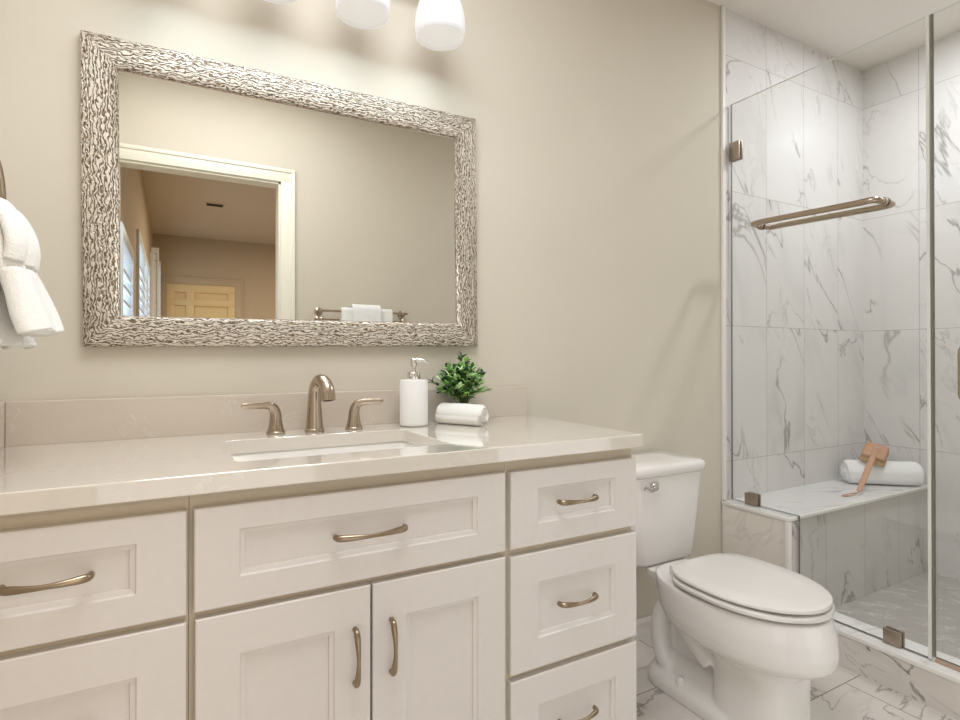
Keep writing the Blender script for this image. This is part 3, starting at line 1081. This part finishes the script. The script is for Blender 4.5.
obj('curb_face', M().box(2.122, 2.262, YF + .001, BYF - .001, 0, .112), TILE_CURB, cu)
obj('curb_top', M().box(2.128, 2.262, YF + .001, BYF - .001, .112, .1275), TILE_CURB_TOP, cu)
obj('edge_strip', M().box(2.118, 2.128, YF + .001, BYF - .001, .112, .1285, .003), WHITE_TRIM, cu, 40)

# ------------------------------------------------------------------ shower glass
GX0, GX1, GT = 2.173, 2.183, 2.2465
YE = -.747


def pane(poly, edges):
    """glass slab from a Y-Z outline; edges = material index for each outline edge"""
    m = M()
    a = [m.bm.verts.new((GX0, y, z)) for y, z in poly]
    b_ = [m.bm.verts.new((GX1, y, z)) for y, z in poly]
    m.face(a, 0)
    m.face(list(reversed(b_)), 0)
    for i in range(len(poly)):
        j2 = (i + 1) % len(poly)
        m.face((a[i], a[j2], b_[j2], b_[i]), edges[i])
    return m


gp = thing('shower_glass_panel', 'clear fixed glass panel between toilet and shower', 'glass panel', (2.178, -.4, .13))
obj('pane', pane([(-.014, BT + .004), (BYF - .004, BT + .004), (BYF - .004, .131), (YE, .131), (YE, GT), (-.014, GT)], [1, 1, 1, 2, 2, 1]), [GLASS, EDGE_DARK, EDGE_LIGHT], gp)
for (y0, y1, z0, z1, yc) in ((-.062, -.0135, 1.992, 2.072, 0), (-.143, -.085, BT + .002, BT + .050, 0), (-.672, -.618, .129, .180, 0)):
    m = M()
    m.box(GX0 - .010, GX0 - .0005, y0, y1, z0, z1, .0012)
    m.box(GX1 + .0005, GX1 + .010, y0, y1, z0, z1, .0012)
    obj('clamp', m, BRONZE, gp, 40)
m = M()
m.box(GX0 - .003, GX1 + .003, YE - .0105, YE - .0004, .131, GT, .001)
obj('pale_edge', m, EDGE_LIGHT, gp)  # added pale strip standing for the bright edge of the pane
dg = thing('shower_door', 'clear glass shower door at the right edge, with nickel pull handle', 'door', (2.178, -1.1, .13))
obj('pane', pane([(YE - .018, .142), (-1.45, .142), (-1.45, GT), (YE - .018, GT)], [1, 1, 2, 1]), [GLASS, EDGE_DARK, EDGE_LIGHT], dg)  # dark edge beside the fixed panel carries the gap's shade
m = M()
m.box(2.170, 2.186, -1.45, YE - .019, .1285, .141)
obj('door_sweep', m, plain('clear_sweep', (190, 160, 136), .4, noise=.05), dg)
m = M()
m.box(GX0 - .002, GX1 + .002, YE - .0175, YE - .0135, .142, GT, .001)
obj('gap_shade', m, plain('gap_shade_dark', (128, 120, 108), .4, noise=.03), dg)  # dark strip added as the shadow in the gap beside the door
for s in (-1, 1):
    m = M()
    x = GX0 - .001 if s < 0 else GX1 + .001
    xo = x + s * .048
    m.tube(curve([(x, -.856, 1.148), (x + s * .03, -.856, 1.148), (xo - s * .008, -.856, 1.145), (xo, -.856, 1.130), (xo, -.856, 1.07), (xo, -.856, 1.010), (xo - s * .008, -.856, .995), (x + s * .03, -.856, .992), (x, -.856, .992)], 40), .0095, 16)
    obj('handle', m, NICKEL, dg, 60)
gpn = thing('shower_glass_panel', 'clear glass panel beyond the door, out at the right edge', 'glass panel', (2.178, -1.6, .13))
obj('pane', pane([(-1.456, .131), (YF + .002, .131), (YF + .002, GT), (-1.456, GT)], [1, 1, 2, 1]), [GLASS, EDGE_DARK, EDGE_LIGHT], gpn)
# towel bar through the glass
tb = thing('glass_towel_bar', 'nickel double-sided towel bar mounted on the shower glass panel', 'towel bar', (2.178, -.39, 1.66))
BYA, BYB, BZ = -.155, -.622, 1.676
for s in (-1, 1):
    m = M()
    x = GX0 - .001 if s < 0 else GX1 + .001
    xo = x + s * .058
    m.tube(curve([(x, BYA, BZ), (x + s * .035, BYA, BZ), (xo - s * .010, BYA - .003, BZ), (xo, BYA - .016, BZ), (xo, BYA - .06, BZ), (xo, (BYA + BYB) / 2, BZ - .006), (xo, BYB + .06, BZ - .012), (xo, BYB + .016, BZ - .012), (xo - s * .010, BYB + .003, BZ - .012), (x + s * .035, BYB, BZ - .012), (x, BYB, BZ - .012)], 60), .0115, 16)
    br = obj('bar', m, NICKEL, tb, 60)
    for yy, zz in ((BYA, BZ), (BYB, BZ - .012)):
        m = M()
        m.lathe([(0, 0), (.016, 0), (.016, .004), (.012, .006), (0, .006)], (x, yy, zz), 20, axis=(s, 0, 0))
        obj('washer', m, BRONZE, br, 40)

# ------------------------------------------------------------------ body brush leaning on the towel
bb = thing('bath_brush', 'tan wooden bath brush leaning on the rolled towel on the bench', 'brush', (2.90, -.2, .486))
A, Bp = Vector((2.752, -.245, .496)), Vector((3.045, -.176, .655))
dv = (Bp - A).normalized()
view = (Vector((0, -1.63, 1.12)) - Bp).normalized()
nv = (view - dv * view.dot(dv)).normalized()
nv = (nv + Vector((0, 0, .25))).normalized()
nv = (nv - dv * nv.dot(dv)).normalized()
sv = dv.cross(nv)
T4 = Matrix((sv.to_4d(), dv.to_4d(), nv.to_4d(), (0, 0, 0, 1))).transposed()
T4 = Matrix(((sv.x, dv.x, nv.x, Bp.x), (sv.y, dv.y, nv.y, Bp.y), (sv.z, dv.z, nv.z, Bp.z), (0, 0, 0, 1)))


def local_box(m, x0, x1, y0, y1, z0, z1, bev, seg=3, mat=T4):
    k = M()
    k.box(x0, x1, y0, y1, z0, z1, bev, seg)
    m.absorb(k.bm, mat)


m = M()
local_box(m, -.050, .050, -.056, .056, -.012, .010, .012)
hd = obj('head', m, WOODP, bb, 60)
m = M()
local_box(m, -.053, .053, -.060, .060, -.046, -.0125, .014)
obj('bristles', m, BRISTLE, hd, 60)
ln = (Bp - A).length
m = M()
rings = []
for i in range(25):
    s = i / 24
    y = -ln + s * (ln + .015)
    wv = .010 + .003 * sin(pi * s) if s < .9 else .013
    z = .014
    e = .004 if 0 < i < 24 else .002
    rings.append([T4 @ Vector((wv * cos(2 * pi * k / 12), y, z + e * sin(2 * pi * k / 12))) for k in range(12)])
m.loft(rings)
obj('handle', m, WOODP, bb, 60)
m = M()
m.lathe([(0, 0), (.006, .001), (.007, .003), (0, .005)], T4 @ Vector((0, .0, .018)), 16, axis=tuple(nv))
obj('stud', m, CHROME, bb, 60)
m = M()
A2 = A + nv * .014
m.tube(curve([tuple(A2 + dv * .012), tuple(A2 - dv * .012 + Vector((-.01, 0, 0))), (A2.x - .045, A2.y + .012, .489), (A2.x - .080, A2.y + .030, .489), (A2.x - .05, A2.y + .035, .489), tuple(A2 - dv * .008 + Vector((0, .012, -.006)))], 24), .0025, 8)
obj('cord_loop', m, LEATHER, bb, 180)

# ------------------------------------------------------------------ towel ring and hand towel on the left wall
RX, RY, RZ = -.290, -.325, 1.415
tr = thing('towel_ring', 'nickel towel ring at the left edge, on the side wall', 'towel ring', (XL, RY, RZ))
m = M()
m.tube([(RX, RY + .082 * sin(2 * pi * k / 48), RZ + .082 * cos(2 * pi * k / 48)) for k in range(49)], .0055, 12, cap=False)
obj('ring', m, NICKEL, tr, 60)
m = M()
m.lathe([(0, 0), (.026, 0), (.027, .006), (.020, .012), (.010, .016), (.009, .055), (.012, .058), (.012, .070), (0, .072)], (XL, RY, RZ + .082), 24, axis=(1, 0, 0))
obj('post', m, NICKEL, tr, 50)

ht = thing('hand_towel', 'white folded hand towel hanging through the nickel ring on the left', 'towel', (RX, RY, 1.14))


def sheet(ctrl, hw_ctrl, yc, th, n=36, nw=22, amp=.006, seed=0, fold=3):
    """hanging folded layer: centre line ctrl (x,z), half width and drape ripples along y, with thickness"""
    cl = curve(ctrl, n)
    hw = curve(hw_ctrl, n)
    m = M()
    rings = []
    for i, ((x, z), (h,)) in enumerate(zip(cl, hw)):
        a = cl[min(i + 1, n)]
        b_ = cl[max(i - 1, 0)]
        t = Vector((a[0] - b_[0], 0, a[1] - b_[1])).normalized()
        nn = Vector((-t.z, 0, t.x))
        ring = []
        pts = []
        for k in range(nw + 1):
            s = -1 + 2 * k / nw
            rp = amp * sin(fold * pi * s + seed) * min(1, i / n * 1.5) + amp * .5 * sin(5.3 * s + 2.1 * seed + i * .12)
            taper = max(.12, (1 - abs(s) ** 6)) ** .5
            pts.append((Vector((x, yc + h * s, z)) + nn * rp, nn * (th / 2) * taper))
        ring = [p + q for p, q in pts] + [p - q for p, q in reversed(pts)]
        rings.append(ring)
    m.loft(rings)
    return m


obj('front_layer', sheet([(-.290, 1.374), (-.270, 1.370), (-.258, 1.335), (-.249, 1.28), (-.235, 1.225), (-.221, 1.166)], [(.045,), (.060,), (.078,), (.085,), (.088,), (.09,)], -.335, .022, seed=1), TOWEL, ht, 180)
obj('flap', sheet([(-.288, 1.390), (-.266, 1.384), (-.249, 1.352), (-.242, 1.318), (-.244, 1.288)], [(.046,), (.062,), (.080,), (.088,), (.090,)], -.335, .026, seed=1.3, amp=.004), TOWEL, ht, 180)
obj('back_layer', sheet([(-.290, 1.378), (-.312, 1.362), (-.306, 1.30), (-.288, 1.23), (-.270, 1.17), (-.262, 1.140)], [(.045,), (.075,), (.120,), (.165,), (.180,), (.185,)], -.315, .020, seed=2.4, amp=.009), TOWEL, ht, 180)
obj('cuff', sheet([(-.246, 1.272), (-.234, 1.235), (-.223, 1.195), (-.214, 1.164)], [(.092,), (.095,), (.098,), (.099,)], -.335, .036, seed=1, n=20), TOWEL, ht, 180)

# ------------------------------------------------------------------ towel bar and towels on the front wall (seen in the mirror)
tw = thing('double_towel_bar', 'nickel double towel bar on the wall opposite, seen in the mirror', 'towel bar', (1.03, YF, 1.37))
for zz, off in ((1.397, .07), (1.347, .018)):
    m = M()
    m.tube([(.745, YF + off, zz), (1.315, YF + off, zz)], .007, 12)
    br = obj('bar', m, NICKEL, tw, 60)
    for xx in (.765, 1.295):
        m = M()
        m.lathe([(0, 0), (.024, 0), (.024, .006), (.012, .012), (.010, off + .004), (0, off + .006)], (xx, YF, zz), 18, axis=(0, 1, 0))
        obj('post', m, NICKEL, br, 50)


def over_bar(name, label, x0, x1, zt, drop, th, yb, r):
    prof = []
    for k in range(13):
        a = pi * k / 12
        prof.append((yb + r * cos(a), zt + r * sin(a)))
    prof = [(yb + r + .004, zt - drop)] + [(yb + r + .002, zt - drop * .5)] + prof + [(yb - r - .001, zt - drop * .5), (yb - r - .002, zt - drop)]
    m = M()
    rings = []
    nx = 16
    for i in range(nx + 1):
        x = x0 + (x1 - x0) * i / nx
        w_ = .003 * sin(i * 1.3)
        out = [Vector((x, y + (w_ if z < zt else 0), z)) for y, z in prof]
        inn = [Vector((x, yb + (y - yb) * (1 - th / r), z - (th if z > zt else 0) * .7)) for y, z in reversed(prof)]
        rings.append(out + inn)
    m.loft(rings)
    o = obj(name, m, TOWEL_W, None, 60)
    return o


o = over_bar('bath_towel', '', .885, 1.205, 1.400, .50, .012, YF + .07, .022)
tag(o, 'wide white bath towel over the far towel bar, seen in the mirror', 'towel')
o = over_bar('hand_towel', '', .950, 1.125, 1.408, .30, .008, YF + .07, .036)
tag(o, 'narrow white hand towel laid over the bath towel, seen in the mirror', 'towel')
